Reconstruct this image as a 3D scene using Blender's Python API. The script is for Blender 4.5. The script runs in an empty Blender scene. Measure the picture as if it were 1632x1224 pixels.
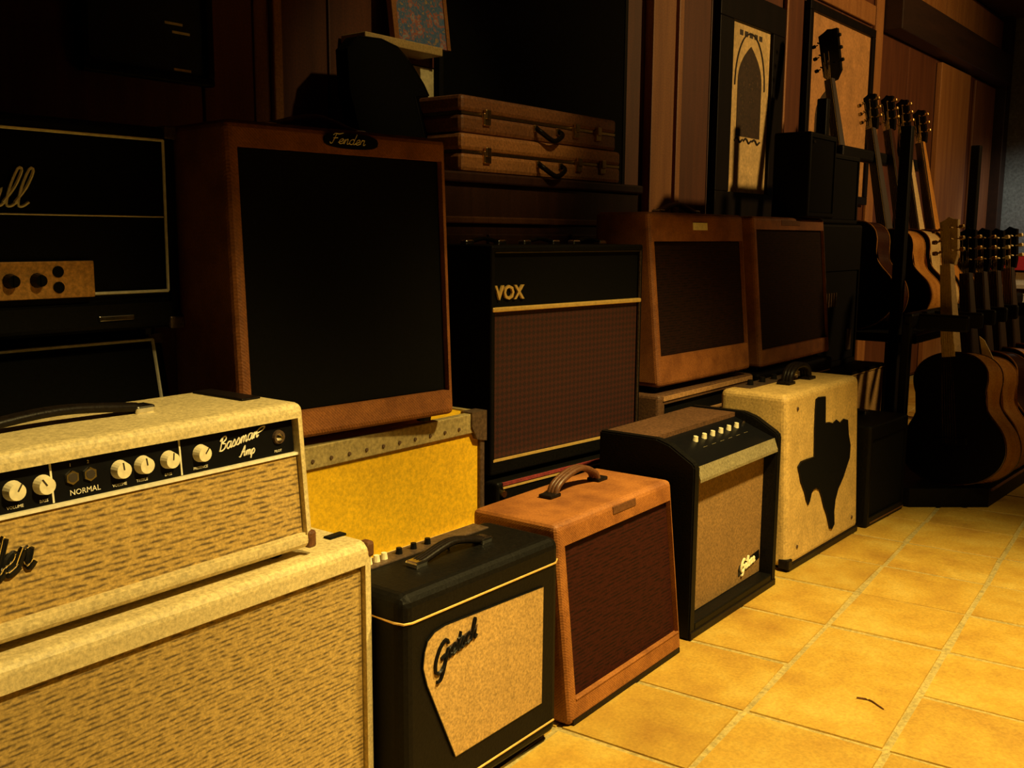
import bpy, bmesh, math, random
from mathutils import Vector, Matrix
random.seed(7)
R = math.radians
SC = bpy.context.scene
COL = SC.collection

# ------------------------------------------------------------------ camera
def set_camera():
    f, yaw, pitch, roll, h = 1600.0, R(38.0972), R(8.4786), R(-0.3809), 1.05
    fw = Vector((math.cos(yaw)*math.cos(pitch), math.sin(yaw)*math.cos(pitch), -math.sin(pitch)))
    rt = Vector((math.sin(yaw), -math.cos(yaw), 0))
    dn = fw.cross(rt)
    r2 = math.cos(roll)*rt + math.sin(roll)*dn
    d2 = -math.sin(roll)*rt + math.cos(roll)*dn
    M = Matrix((r2, -d2, -fw)).transposed().to_4x4()
    M.translation = (0, 0, h)
    cd = bpy.data.cameras.new('camera'); co = bpy.data.objects.new('camera', cd)
    COL.objects.link(co); co.matrix_world = M
    cd.sensor_fit = 'HORIZONTAL'; cd.sensor_width = 36.0; cd.lens = 36.0*f/1632.0
    cd.clip_start = 0.05; cd.clip_end = 60
    SC.camera = co
set_camera()

# ------------------------------------------------------------------ world, lamps, exposure
SC.view_settings.view_transform = 'Standard'
SC.view_settings.look = 'None'
SC.view_settings.gamma = 1
SC.view_settings.use_curve_mapping = False
SC.view_settings.exposure = 0.0
wd = bpy.data.worlds.new('world'); SC.world = wd; wd.use_nodes = True
wd.node_tree.nodes['Background'].inputs[0].default_value = (0.9, 0.6, 0.3, 1)
wd.node_tree.nodes['Background'].inputs[1].default_value = 0.0006

def spot(name, loc, aim, power, col, ang, blend, size):
    l = bpy.data.lights.new(name, 'SPOT'); l.energy = power; l.color = col
    l.spot_size = R(ang); l.spot_blend = blend; l.shadow_soft_size = size
    o = bpy.data.objects.new(name, l); COL.objects.link(o); o.location = loc
    o.rotation_euler = (Vector(aim)-Vector(loc)).to_track_quat('-Z', 'Y').to_euler()
WARM = (1.0, 0.73, 0.235)
spot('ceiling_spot_near', (2.15, -0.05, 2.62), (2.20, 0.44, 0), 690, WARM, 79, 0.85, 0.08)
spot('fill_spot_left', (1.20, -0.40, 2.55), (0.80, 1.15, 0.42), 400, WARM, 37, 0.9, 0.08)  # added fill for the blonde head and cabinet; no lamp seen there
spot('ceiling_spot_far', (5.8, -1.5, 2.75), (6.1, 2.3, 1.6), 420, (1.0, 0.60, 0.20), 92, 0.9, 0.12)
spot('fill_spot_counter', (8.6, 0.6, 2.6), (9.6, 1.9, 0.7), 110, (1.0, 0.88, 0.66), 60, 0.7, 0.08)  # added only to brighten the far counter and end wall
spot('fill_spot_ledge', (2.25, 0.2, 2.85), (2.35, 2.05, 1.48), 62, (1.0, 0.70, 0.26), 27, 0.8, 0.05)  # extra fill put in to lift the ledge and stacked cases

# ------------------------------------------------------------------ materials
def newmat(name):
    m = bpy.data.materials.new(name); m.use_nodes = True
    nt = m.node_tree; b = nt.nodes['Principled BSDF']
    return m, nt, b
def coords(nt, scale=(1, 1, 1), kind='Object'):
    tc = nt.nodes.new('ShaderNodeTexCoord'); mp = nt.nodes.new('ShaderNodeMapping')
    nt.links.new(tc.outputs[kind], mp.inputs[0]); mp.inputs['Scale'].default_value = scale
    return mp.outputs[0]
def noise(nt, vec, scale, detail=3, rough=.6):
    n = nt.nodes.new('ShaderNodeTexNoise'); n.inputs['Scale'].default_value = scale
    n.inputs['Detail'].default_value = detail; n.inputs['Roughness'].default_value = rough
    nt.links.new(vec, n.inputs['Vector']); return n.outputs['Fac']
def ramp(nt, fac, stops):
    r = nt.nodes.new('ShaderNodeValToRGB'); e = r.color_ramp.elements
    while len(e) < len(stops): e.new(0.5)
    for i, (p, c) in enumerate(stops):
        e[i].position = p; e[i].color = (*c, 1)
    nt.links.new(fac, r.inputs[0]); return r.outputs[0]
def mixc(nt, fac, a, b, mode='MIX'):
    m = nt.nodes.new('ShaderNodeMix'); m.data_type = 'RGBA'; m.blend_type = mode
    for s, v in ((m.inputs['Factor'], fac), (m.inputs['A'], a), (m.inputs['B'], b)):
        pass
    def put(i, v):
        s = m.inputs[i]
        if isinstance(v, (int, float)): s.default_value = v
        elif isinstance(v, tuple): s.default_value = (*v, 1)
        else: nt.links.new(v, s)
    put(0, fac); put(6, a); put(7, b)
    return m.outputs[2]
def bump(nt, b, h, strength=.3, dist=.002):
    n = nt.nodes.new('ShaderNodeBump'); n.inputs['Strength'].default_value = strength
    n.inputs['Distance'].default_value = dist
    nt.links.new(h, n.inputs['Height']); nt.links.new(n.outputs[0], b.inputs['Normal'])
def sc(c, k): return tuple(min(1, x*k) for x in c)

def mottled(name, col, var=.35, scale=140, rough=.6, metal=0, big=.25, bscale=9, bmp=.25):
    """cloth, vinyl or wood: fine grain plus broad wear"""
    m, nt, b = newmat(name); v = coords(nt)
    a = noise(nt, v, scale, 2, .7)
    c = ramp(nt, a, [(.3, sc(col, 1-var)), (.7, sc(col, 1+var))])
    w = noise(nt, v, bscale, 3)
    c = mixc(nt, 1.0, c, ramp(nt, w, [(.3, (1-big,)*3), (.7, (1,)*3)]), 'MULTIPLY')
    nt.links.new(c, b.inputs['Base Color']); b.inputs['Roughness'].default_value = rough
    b.inputs['Metallic'].default_value = metal
    if bmp: bump(nt, b, a, bmp)
    return m
def tweed(name, c1, c2):
    m, nt, b = newmat(name); v = coords(nt)
    w = nt.nodes.new('ShaderNodeTexWave'); w.bands_direction = 'DIAGONAL'
    w.inputs['Scale'].default_value = 95; w.inputs['Distortion'].default_value = 1.2
    nt.links.new(v, w.inputs['Vector'])
    a = noise(nt, v, 220, 2, .7)
    c = mixc(nt, w.outputs['Fac'], c1, c2)
    c = mixc(nt, .55, c, ramp(nt, a, [(.3, sc(c1, .7)), (.7, sc(c2, 1.15))]))
    big = noise(nt, v, 11, 4)
    c = mixc(nt, 1.0, c, ramp(nt, big, [(.28, (.5, .42, .38)), (.62, (1, 1, 1))]), 'MULTIPLY')
    nt.links.new(c, b.inputs['Base Color']); b.inputs['Roughness'].default_value = .62
    bump(nt, b, w.outputs['Fac'], .25, .001); return m
def weave(name, thread, gap, dash=.013, row=.0076, amt=.95):
    """grille cloth: rows of thread with short dark horizontal dashes (xz plane of the cabinet)"""
    m, nt, b = newmat(name); v = coords(nt)
    w = nt.nodes.new('ShaderNodeTexWave'); w.wave_type = 'BANDS'; w.bands_direction = 'Z'
    w.inputs['Scale'].default_value = .314/row; w.inputs['Distortion'].default_value = .25
    nt.links.new(v, w.inputs['Vector'])
    d = noise(nt, coords(nt, (.62/dash, 1, 1.25/row)), 1.0, 1, .5)
    dd = nt.nodes.new('ShaderNodeMapRange'); nt.links.new(d, dd.inputs[0]); dd.inputs[1].default_value = .38; dd.inputs[2].default_value = .60
    mu = nt.nodes.new('ShaderNodeMath'); mu.operation = 'MULTIPLY'
    nt.links.new(w.outputs['Fac'], mu.inputs[0]); nt.links.new(dd.outputs[0], mu.inputs[1])
    m2 = nt.nodes.new('ShaderNodeMath'); m2.operation = 'MULTIPLY'; nt.links.new(mu.outputs[0], m2.inputs[0]); m2.inputs[1].default_value = amt
    c = mixc(nt, m2.outputs[0], sc(thread, 1.15), gap)
    a = noise(nt, v, 230, 2, .7)
    c = mixc(nt, 1.0, c, ramp(nt, a, [(.3, (.55,)*3), (.7, (1,)*3)]), 'MULTIPLY')
    nt.links.new(c, b.inputs['Base Color']); b.inputs['Roughness'].default_value = .75
    bump(nt, b, m2.outputs[0], -.3, .001); return m
def diamond(name, c1, c2, scale=24):
    m, nt, b = newmat(name); v = coords(nt)
    mp = nt.nodes.new('ShaderNodeMapping'); mp.inputs['Rotation'].default_value = (0, R(45), 0)
    nt.links.new(v, mp.inputs[0])
    ck = nt.nodes.new('ShaderNodeTexChecker'); ck.inputs['Scale'].default_value = scale*2
    ck.inputs['Color1'].default_value = (*c1, 1); ck.inputs['Color2'].default_value = (*c2, 1)
    nt.links.new(mp.outputs[0], ck.inputs['Vector'])
    a = noise(nt, v, 200, 2, .7)
    c = mixc(nt, 1.0, ck.outputs['Color'], ramp(nt, a, [(.3, (.5,)*3), (.7, (1,)*3)]), 'MULTIPLY')
    nt.links.new(c, b.inputs['Base Color']); b.inputs['Roughness'].default_value = .7; return m
def wood(name, col, dark, scale=3.0, rough=.5, axis=(7, 7, .6)):
    m, nt, b = newmat(name); v = coords(nt, axis)
    a = noise(nt, v, scale, 5, .65)
    f = noise(nt, coords(nt), 160, 2, .7)
    c = ramp(nt, a, [(.3, dark), (.68, col)])
    c = mixc(nt, 1.0, c, ramp(nt, f, [(.3, (.6,)*3), (.7, (1,)*3)]), 'MULTIPLY')
    nt.links.new(c, b.inputs['Base Color']); b.inputs['Roughness'].default_value = rough
    bump(nt, b, a, .15); return m
def dark(m):
    m.node_tree.nodes['Principled BSDF'].inputs['Specular IOR Level'].default_value = .12; return m
def plain(name, col, rough=.5, metal=0, emit=0):
    m, nt, b = newmat(name)
    v = coords(nt); a = noise(nt, v, 90, 2)
    nt.links.new(ramp(nt, a, [(.3, sc(col, .85)), (.7, sc(col, 1.1))]), b.inputs['Base Color'])
    b.inputs['Roughness'].default_value = rough; b.inputs['Metallic'].default_value = metal
    return m
def tile_mat():
    m, nt, b = newmat('terracotta_tile'); v = coords(nt)
    oi = nt.nodes.new('ShaderNodeObjectInfo')
    ad = nt.nodes.new('ShaderNodeVectorMath'); ad.operation = 'MULTIPLY_ADD'
    nt.links.new(oi.outputs['Random'], ad.inputs[0]); ad.inputs[1].default_value = (31, 17, 9); nt.links.new(v, ad.inputs[2])
    a = noise(nt, ad.outputs[0], 5.5, 4, .6); f = noise(nt, ad.outputs[0], 130, 2, .7)
    c = ramp(nt, a, [(.28, (.42, .225, .034)), (.5, (.55, .335, .050)), (.72, (.64, .45, .10))])
    c = mixc(nt, 1.0, c, ramp(nt, f, [(.3, (.72,)*3), (.7, (1,)*3)]), 'MULTIPLY')
    hs = nt.nodes.new('ShaderNodeHueSaturation'); mr = nt.nodes.new('ShaderNodeMapRange')
    nt.links.new(oi.outputs['Random'], mr.inputs[0]); mr.inputs[3].default_value = .86; mr.inputs[4].default_value = 1.08
    nt.links.new(mr.outputs[0], hs.inputs['Value']); nt.links.new(c, hs.inputs['Color'])
    nt.links.new(hs.outputs[0], b.inputs['Base Color']); b.inputs['Roughness'].default_value = .55
    bump(nt, b, a, .25, .01); return m
def print_mat(name, cols, scale=16):
    m, nt, b = newmat(name); v = coords(nt)
    a = noise(nt, v, scale, 4, .7)
    n = len(cols); c = ramp(nt, a, [(.28+.44*i/(n-1), x) for i, x in enumerate(cols)])
    nt.links.new(c, b.inputs['Base Color']); b.inputs['Roughness'].default_value = .45; return m

M = {}
M['blonde'] = mottled('blonde_vinyl', (.62, .50, .26), .28, 150, .55, big=.15)
M['wheat'] = weave('wheat_grille_cloth', (.52, .34, .10), (.10, .062, .028), .013, .0078)
M['wheat_cab'] = weave('wheat_grille_cloth_cabinet', (.46, .31, .10), (.10, .062, .028), .012, .0072)
M['black'] = dark(mottled('black_vinyl', (.0045, .004, .0036), .4, 150, .5))
M['black_panel'] = dark(plain('black_panel', (.004, .004, .005), .4))
M['black_plastic'] = dark(plain('black_plastic', (.006, .006, .006), .35))
M['black_cloth'] = dark(mottled('black_cloth', (.0014, .0012, .0012), .5, 200, .9))
M['cream'] = plain('cream_plastic', (.85, .76, .52), .35)
M['white'] = plain('white_piping', (.80, .74, .58), .4)
M['gold'] = plain('gold_piping', (.80, .52, .16), .35, .4)
M['chrome'] = plain('chrome', (.85, .83, .78), .18, 1)
M['brass'] = plain('brass', (.75, .52, .2), .3, 1)
M['leather'] = mottled('brown_leather', (.13, .05, .02), .3, 120, .45)
M['black_leather'] = dark(mottled('black_leather', (.010, .007, .006), .4, 120, .4))
M['tweed'] = tweed('tweed_cloth', (.27, .090, .016), (.44, .165, .034))
M['tweed_dark'] = tweed('aged_tweed_cloth', (.20, .062, .013), (.32, .112, .026))
M['oxblood'] = dark(weave('oxblood_grille_cloth', (.038, .0065, .004), (.010, .003, .002), .02, .008))
M['brown_grille'] = dark(weave('dark_brown_grille_cloth', (.018, .006, .004), (.006, .003, .002), .02, .008))
M['vox_grille'] = diamond('brown_diamond_grille_cloth', (.055, .0065, .003), (.024, .003, .002), 42)
M['red_cloth'] = mottled('red_grille_cloth', (.26, .03, .03), .4, 120, .7)
M['tan_grille'] = mottled('tan_grille_cloth', (.45, .28, .09), .35, 180, .8, big=.12)
M['bronze_grille'] = mottled('bronze_grille_cloth', (.25, .14, .045), .4, 190, .8, big=.15)
M['yellow'] = mottled('yellow_case_laminate', (.76, .45, .003), .2, 110, .75, big=.12, bscale=6)
M['alloy'] = mottled('dull_alloy_extrusion', (.42, .33, .15), .3, 120, .5, .25)
M['steel_dark'] = mottled('tarnished_steel', (.14, .09, .06), .4, 120, .45, .5)
M['cream_vinyl'] = mottled('cream_vinyl', (.64, .43, .15), .25, 130, .55, big=.25, bscale=12)
M['tan_vinyl'] = mottled('tan_vinyl', (.46, .24, .10), .3, 130, .6)
M['brown_vinyl'] = mottled('brown_vinyl', (.12, .055, .025), .4, 130, .55)
M['pale_metal'] = mottled('brushed_pale_metal', (.30, .25, .14), .3, 150, .5, .25)
M['case_brown'] = mottled('tan_case_cover', (.46, .20, .065), .35, 120, .55)
M['case_dark'] = mottled('dark_brown_case_cover', (.22, .09, .035), .4, 120, .55)
M['plexi'] = mottled('gold_anodised_panel', (.74, .36, .09), .3, 140, .45, .2)
M['cabinet_wood'] = wood('dark_cabinet_wood', (.085, .030, .014), (.045, .016, .008))
M['wall_wood'] = wood('reddish_wall_boards', (.15, .047, .018), (.085, .026, .011))
M['pilaster'] = wood('lighter_pilaster_wood', (.42, .185, .055), (.28, .11, .032))
M['trim_wood'] = wood('moulding_wood', (.22, .085, .028), (.13, .045, .016))
M['beam'] = wood('dark_beam_wood', (.035, .014, .008), (.02, .009, .006), axis=(.6, 7, 7))
M['ledge'] = wood('pale_ledge_wood', (.72, .52, .22), (.56, .38, .14), axis=(.6, 7, 7))
M['frame'] = dark(wood('black_picture_frame', (.009, .006, .005), (.005, .004, .003)))
M['paper'] = mottled('aged_poster_paper', (.72, .52, .22), .18, 60, .7, big=.3, bscale=14, bmp=0)
M['paper_tan'] = mottled('tan_poster_paper', (.50, .25, .085), .2, 60, .7, big=.3, bscale=9, bmp=0)
M['paper_pale'] = mottled('pale_print_paper', (.80, .70, .36), .18, 60, .7, bmp=0)
M['ink_dark'] = print_mat('dark_arch_print', [(.02, .014, .010), (.06, .035, .02), (.03, .02, .012), (.16, .09, .04)], 30)
M['ink'] = plain('dark_ink', (.03, .02, .012), .7)
M['ink_warm'] = print_mat('orange_figure_print', [(.06, .02, .01), (.5, .2, .04), (.8, .42, .08)], 20)
M['colour_print'] = print_mat('many_coloured_print', [(.02, .04, .20), (.45, .30, .10), (.05, .12, .30), (.10, .20, .34), (.40, .10, .04), (.30, .36, .42), (.03, .03, .14)], 40)
M['navy_print'] = print_mat('navy_print', [(.006, .010, .035), (.012, .020, .075), (.008, .012, .03)], 12)
M['red_print'] = plain('dull_red_print', (.14, .035, .022), .6)
M['end_wall'] = mottled('grey_blue_plaster', (.20, .25, .27), .3, 40, .9)
M['plaster'] = mottled('dark_plaster', (.04, .025, .015), .2, 40, .9)
M['ceiling'] = wood('ceiling_boards', (.12, .06, .03), (.08, .04, .02))
M['grout'] = mottled('grey_grout', (.44, .34, .12), .3, 90, .9)
M['tile'] = tile_mat()
M['red'] = plain('red_sign', (.55, .02, .02), .5)
M['shelf'] = plain('cream_shelf', (.55, .40, .20), .6)
M['green'] = plain('green_plastic', (.15, .5, .05), .4)
M['guitar_black'] = dark(plain('black_lacquer', (.005, .004, .004), .3))
M['guitar_dark'] = wood('dark_mahogany', (.05, .016, .008), (.03, .01, .006), rough=.25)
M['guitar_sun'] = wood('amber_lacquer', (.55, .27, .06), (.38, .15, .03), rough=.22)
M['guitar_pale'] = wood('pale_spruce', (.62, .46, .22), (.48, .33, .14), rough=.3)
M['maple'] = wood('maple_neck', (.62, .46, .24), (.50, .35, .16), rough=.4)
M['rosewood'] = wood('rosewood', (.03, .013, .008), (.018, .009, .006), rough=.4)
M['ivory'] = plain('ivory_binding', (.72, .60, .36), .35)

# ------------------------------------------------------------------ object helpers
def link(name, bm, mat, parent=None, smooth=False):
    me = bpy.data.meshes.new(name); bmesh.ops.recalc_face_normals(bm, faces=bm.faces[:])
    bm.to_mesh(me); bm.free()
    me.materials.append(M[mat] if isinstance(mat, str) else mat)
    if smooth:
        for p in me.polygons: p.use_smooth = True
    o = bpy.data.objects.new(name, me); COL.objects.link(o)
    if parent: o.parent = parent
    return o
def part(name, bm, mat, parent, label=None, smooth=False):
    o = link(name, bm, mat, parent, smooth)
    if label: o['label'] = label
    return o
def thing(name, label, cat, loc=(0, 0, 0), rz=0, group=None):
    o = bpy.data.objects.new(name, None); COL.objects.link(o); o.empty_display_size = .05
    o.location = loc; o.rotation_euler = (0, 0, R(rz)); o['label'] = label; o['category'] = cat
    if group: o['group'] = group
    return o
def struct(name, bm, mat, parent=None):
    o = link(name, bm, mat, parent)
    if not parent: o['kind'] = 'structure'
    return o
def hexa(bm, P):
    """P: 8 points, bottom ring then top ring"""
    v = [bm.verts.new(p) for p in P]
    fs = [bm.faces.new([v[i] for i in q]) for q in ((3, 2, 1, 0), (4, 5, 6, 7), (0, 1, 5, 4), (1, 2, 6, 5), (2, 3, 7, 6), (3, 0, 4, 7))]
    return v, fs
def box(bm, x0, x1, y0, y1, z0, z1, bev=0, seg=2, lean0=0, lean1=0):
    """box; the y of its front and back shifts by lean0 at the bottom, lean1 at the top"""
    v, fs = hexa(bm, [(x0, y0+lean0, z0), (x1, y0+lean0, z0), (x1, y1+lean0, z0), (x0, y1+lean0, z0),
                      (x0, y0+lean1, z1), (x1, y0+lean1, z1), (x1, y1+lean1, z1), (x0, y1+lean1, z1)])
    if bev:
        es = list({e for f in fs for e in f.edges})
        bmesh.ops.bevel(bm, geom=es, offset=bev, segments=seg, profile=.5, affect='EDGES')
def B(*a, **k):
    bm = bmesh.new(); box(bm, *a, **k); return bm
def cyl(bm, p0, p1, r0, r1=None, n=14):
    r1 = r0 if r1 is None else r1
    p0, p1 = Vector(p0), Vector(p1); d = p1-p0; L = d.length
    mt = Matrix.Translation((p0+p1)/2) @ d.to_track_quat('Z', 'Y').to_matrix().to_4x4()
    bmesh.ops.create_cone(bm, cap_ends=True, segments=n, radius1=r0, radius2=r1, depth=L, matrix=mt)
def Cy(*a, **k):
    bm = bmesh.new(); cyl(bm, *a, **k); return bm
def smoothpts(pts, sub=4):
    pts = [Vector(p) for p in pts]; out = []
    for i in range(len(pts)-1):
        p0 = pts[max(i-1, 0)]; p1 = pts[i]; p2 = pts[i+1]; p3 = pts[min(i+2, len(pts)-1)]
        for k in range(sub):
            t = k/sub
            out.append(.5*((2*p1)+(p2-p0)*t+(2*p0-5*p1+4*p2-p3)*t*t+(3*p1-p0-3*p2+p3)*t**3))
    out.append(pts[-1]); return out
def tube(bm, pts, r, n=6, flat=1.0):
    pts = [Vector(p) for p in pts]; rings = []; up = Vector((0, 1, 0.001))
    for i, p in enumerate(pts):
        d = (pts[min(i+1, len(pts)-1)]-pts[max(i-1, 0)])
        if d.length < 1e-9: d = Vector((1, 0, 0))
        d.normalize(); s = d.cross(up)
        if s.length < 1e-4: s = d.cross(Vector((1, 0, 0)))
        s.normalize(); t = s.cross(d)
        rr = r(i/(len(pts)-1)) if callable(r) else r
        rings.append([bm.verts.new(p+s*math.cos(a)*rr+t*math.sin(a)*rr*flat) for a in [2*math.pi*k/n for k in range(n)]])
    for a, b in zip(rings, rings[1:]):
        for k in range(n): bm.faces.new((a[k], a[(k+1) % n], b[(k+1) % n], b[k]))
    bm.faces.new(rings[0][::-1]); bm.faces.new(rings[-1])
def prism(bm, pts, y0, y1, lean=0, H=1):
    """polygon in x,z extruded in y; follows a leaning front"""
    a = [bm.verts.new((x, y0+lean*z/H, z)) for x, z in pts]; b = [bm.verts.new((x, y1+lean*z/H, z)) for x, z in pts]
    fa = bm.faces.new(a); fb = bm.faces.new(b[::-1]); n = len(pts)
    for i in range(n): bm.faces.new((a[i], b[i], b[(i+1) % n], a[(i+1) % n]))
    bmesh.ops.triangulate(bm, faces=[fa, fb])
def Pr(*a, **k):
    bm = bmesh.new(); prism(bm, *a, **k); return bm
def shell(W, H, D, lean=0, op=(.03, .03, .03, .03), recess=.03, bev=.012, seg=3):
    """amplifier cabinet: rounded box with a recessed opening in its front (left, right, bottom, top margins)"""
    bm = bmesh.new()
    v, fs = hexa(bm, [(0, 0, 0), (W, 0, 0), (W, D, 0), (0, D, 0), (0, lean, H), (W, lean, H), (W, D, H), (0, D, H)])
    bmesh.ops.bevel(bm, geom=bm.edges[:], offset=bev, segments=seg, profile=.5, affect='EDGES')
    bmesh.ops.recalc_face_normals(bm, faces=bm.faces[:])
    f = max([q for q in bm.faces if q.normal.y < -.7], key=lambda q: q.calc_area())
    if op:
        bmesh.ops.inset_region(bm, faces=[f], thickness=.002)
        for q in f.verts:
            q.co.x = op[0] if q.co.x < W/2 else W-op[1]
            q.co.z = op[2] if q.co.z < H/2 else H-op[3]
            q.co.y = lean*q.co.z/H
        r = bmesh.ops.extrude_discrete_faces(bm, faces=[f])
        for q in r['faces'][0].verts: q.co.y += recess
    return bm
def flat(x0, x1, z0, z1, y, th, lean=0, H=1, bev=0):
    """a thin panel at depth y behind a leaning front"""
    bm = bmesh.new(); box(bm, x0, x1, y, y+th, z0, z1, bev, 2, lean*z0/H, lean*z1/H); return bm
def dup(o, name=None):
    c = o.copy(); COL.objects.link(c); return c
def feet(t, W, D, h=.014, mat='black_plastic', r=.016):
    first = None
    for x in (.05, W-.05):
        for y in (.05, D-.05):
            if first is None: first = part('foot', Cy((0, 0, -h), (0, 0, .004), r, r*1.15, 10), mat, t); o = first
            else: o = dup(first)
            o.location = (x, y, 0); o.parent = t
def strap_handle(t, x0, x1, y, z, rise=.022, w=.012, mat='black_leather', cap='chrome', name='handle'):
    bm = bmesh.new()
    pts = smoothpts([(x0, y, z+.006), (x0+.02, y, z+.010), ((x0+x1)/2, y, z+rise), (x1-.02, y, z+.010), (x1, y, z+.006)], 5)
    for s in (-1, 0, 1): tube(bm, [p+Vector((0, s*w*.55, 0)) for p in pts], w*.5, 8)
    h = part(name, bm, mat, t, None, True)
    for x in (x0, x1): part('handle_cap', B(x-.016, x+.016, y-w*1.2, y+w*1.2, z-.002, z+.012, bev=.004), cap, h)
    return h

# stroke script: letters as polylines on a unit grid
G = {
 'a': [[(.42, .42), (.25, .5), (.08, .36), (.08, .12), (.22, 0), (.38, .14), (.44, .48), (.42, .12), (.5, 0), (.62, .12)]],
 'b': [[(.0, .1), (.18, .5), (.26, .95), (.14, .98), (.08, .5), (.1, .08), (.25, 0), (.4, .15), (.38, .4), (.22, .45), (.12, .34)]],
 'c': [[(.4, .4), (.25, .5), (.08, .34), (.1, .08), (.25, 0), (.5, .12)]],
 'd': [[(.42, .42), (.25, .5), (.08, .36), (.08, .12), (.22, 0), (.38, .14), (.48, 1.0), (.42, .2), (.5, 0), (.62, .12)]],
 'e': [[(.0, .12), (.3, .25), (.36, .42), (.24, .5), (.1, .36), (.1, .1), (.25, 0), (.5, .12)]],
 'h': [[(.0, .1), (.18, .5), (.26, .95), (.14, 1.0), (.1, .5), (.08, 0), (.14, .34), (.3, .48), (.38, .36), (.38, .06), (.46, 0), (.58, .12)]],
 'i': [[(.0, .12), (.14, .48), (.12, .1), (.2, 0), (.34, .12)], [(.17, .68), (.19, .74)]],
 'l': [[(.0, .1), (.2, .5), (.28, .95), (.16, 1.0), (.08, .5), (.1, .06), (.22, 0), (.36, .12)]],
 'm': [[(.0, .12), (.1, .48), (.1, 0), (.14, .34), (.28, .48), (.32, .34), (.32, 0), (.36, .34), (.5, .48), (.55, .34), (.54, .06), (.62, 0), (.74, .12)]],
 'n': [[(.0, .12), (.1, .48), (.1, 0), (.14, .34), (.3, .48), (.36, .34), (.36, .06), (.44, 0), (.56, .12)]],
 'o': [[(.3, .48), (.12, .42), (.06, .18), (.2, 0), (.38, .12), (.38, .38), (.26, .5), (.52, .4)]],
 'p': [[(.0, .12), (.1, .48), (.06, -.4), (.12, .3), (.28, .48), (.42, .34), (.38, .08), (.22, 0), (.1, .08)]],
 'r': [[(.0, .12), (.12, .52), (.18, .44), (.34, .46), (.32, .1), (.4, 0), (.5, .12)]],
 's': [[(.0, .12), (.2, .5), (.3, .3), (.3, .08), (.16, 0), (.04, .06)], [(.2, 0), (.46, .12)]],
 't': [[(.0, .12), (.16, .5), (.2, .9), (.14, .4), (.16, .06), (.26, 0), (.38, .12)], [(.02, .6), (.36, .62)]],
 'A': [[(.0, .04), (.14, 0), (.34, .5), (.55, 1.0), (.56, .4), (.6, 0), (.72, .1)], [(.2, .4), (.66, .42)]],
 'B': [[(.2, .9), (.14, .4), (.1, 0)], [(.0, .74), (.2, .98), (.48, .98), (.52, .74), (.22, .54), (.56, .42), (.54, .12), (.3, 0), (.02, .06)]],
 'F': [[(.3, .92), (.24, .5), (.16, .04), (.0, .0), (-.06, .14)], [(.04, .78), (.18, .96), (.5, .92), (.82, 1.04)], [(.12, .5), (.5, .54)]],
 'G': [[(.62, .82), (.46, 1.0), (.18, .86), (.04, .46), (.14, .08), (.4, 0), (.6, .2), (.62, .46), (.34, .42)], [(.62, .46), (.58, 0), (.46, -.3), (.26, -.28)]],
 'M': [[(.0, .0), (.1, .1), (.22, .95), (.3, .5), (.36, .06), (.46, .5), (.62, .98), (.64, .4), (.68, 0), (.8, .1)]],
 ' ': []}
WID = dict(a=.56, b=.44, c=.44, d=.56, e=.44, h=.52, i=.28, l=.3, m=.7, n=.5, o=.46, p=.5, r=.44, s=.4, t=.34, A=.78, B=.66, F=.66, G=.74, M=.86)
WID[' '] = .35
def script_word(bm, word, x, y, z, size, r, slant=.3, slope=0, lean=0, H=1, wid=1.0, lift=0):
    cx = 0
    for ch in word:
        for st in G[ch]:
            pts = [((cx+px+slant*pz)*wid*size, pz*size) for px, pz in st]
            tube(bm, smoothpts([(x+a, y-lift+lean*(z+b+a*slope)/H, z+b+a*slope) for a, b in pts], 3), r, 5)
        cx += WID[ch]
    return cx*size*wid
def block_text(name, s, mat, parent, x, y, z, size, depth=.0006, lean=0, label=None, bold=0, xs=1.0):
    cu = bpy.data.curves.new(name, 'FONT'); cu.body = s; cu.size = size; cu.extrude = depth; cu.offset = bold
    cu.resolution_u = 2
    tmp = bpy.data.objects.new(name+'_tmp', cu); COL.objects.link(tmp)
    dg = bpy.context.evaluated_depsgraph_get(); me = bpy.data.meshes.new_from_object(tmp.evaluated_get(dg))
    bpy.data.objects.remove(tmp); bpy.data.curves.remove(cu)
    me.transform(Matrix.Translation((x, y, z)) @ Matrix.Rotation(R(90)-lean, 4, 'X') @ Matrix.Diagonal((xs, 1, 1, 1)))
    me.materials.clear(); me.materials.append(M[mat]); me.name = name
    o = bpy.data.objects.new(name, me); COL.objects.link(o); o.parent = parent
    if label: o['label'] = label
    return o

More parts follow.
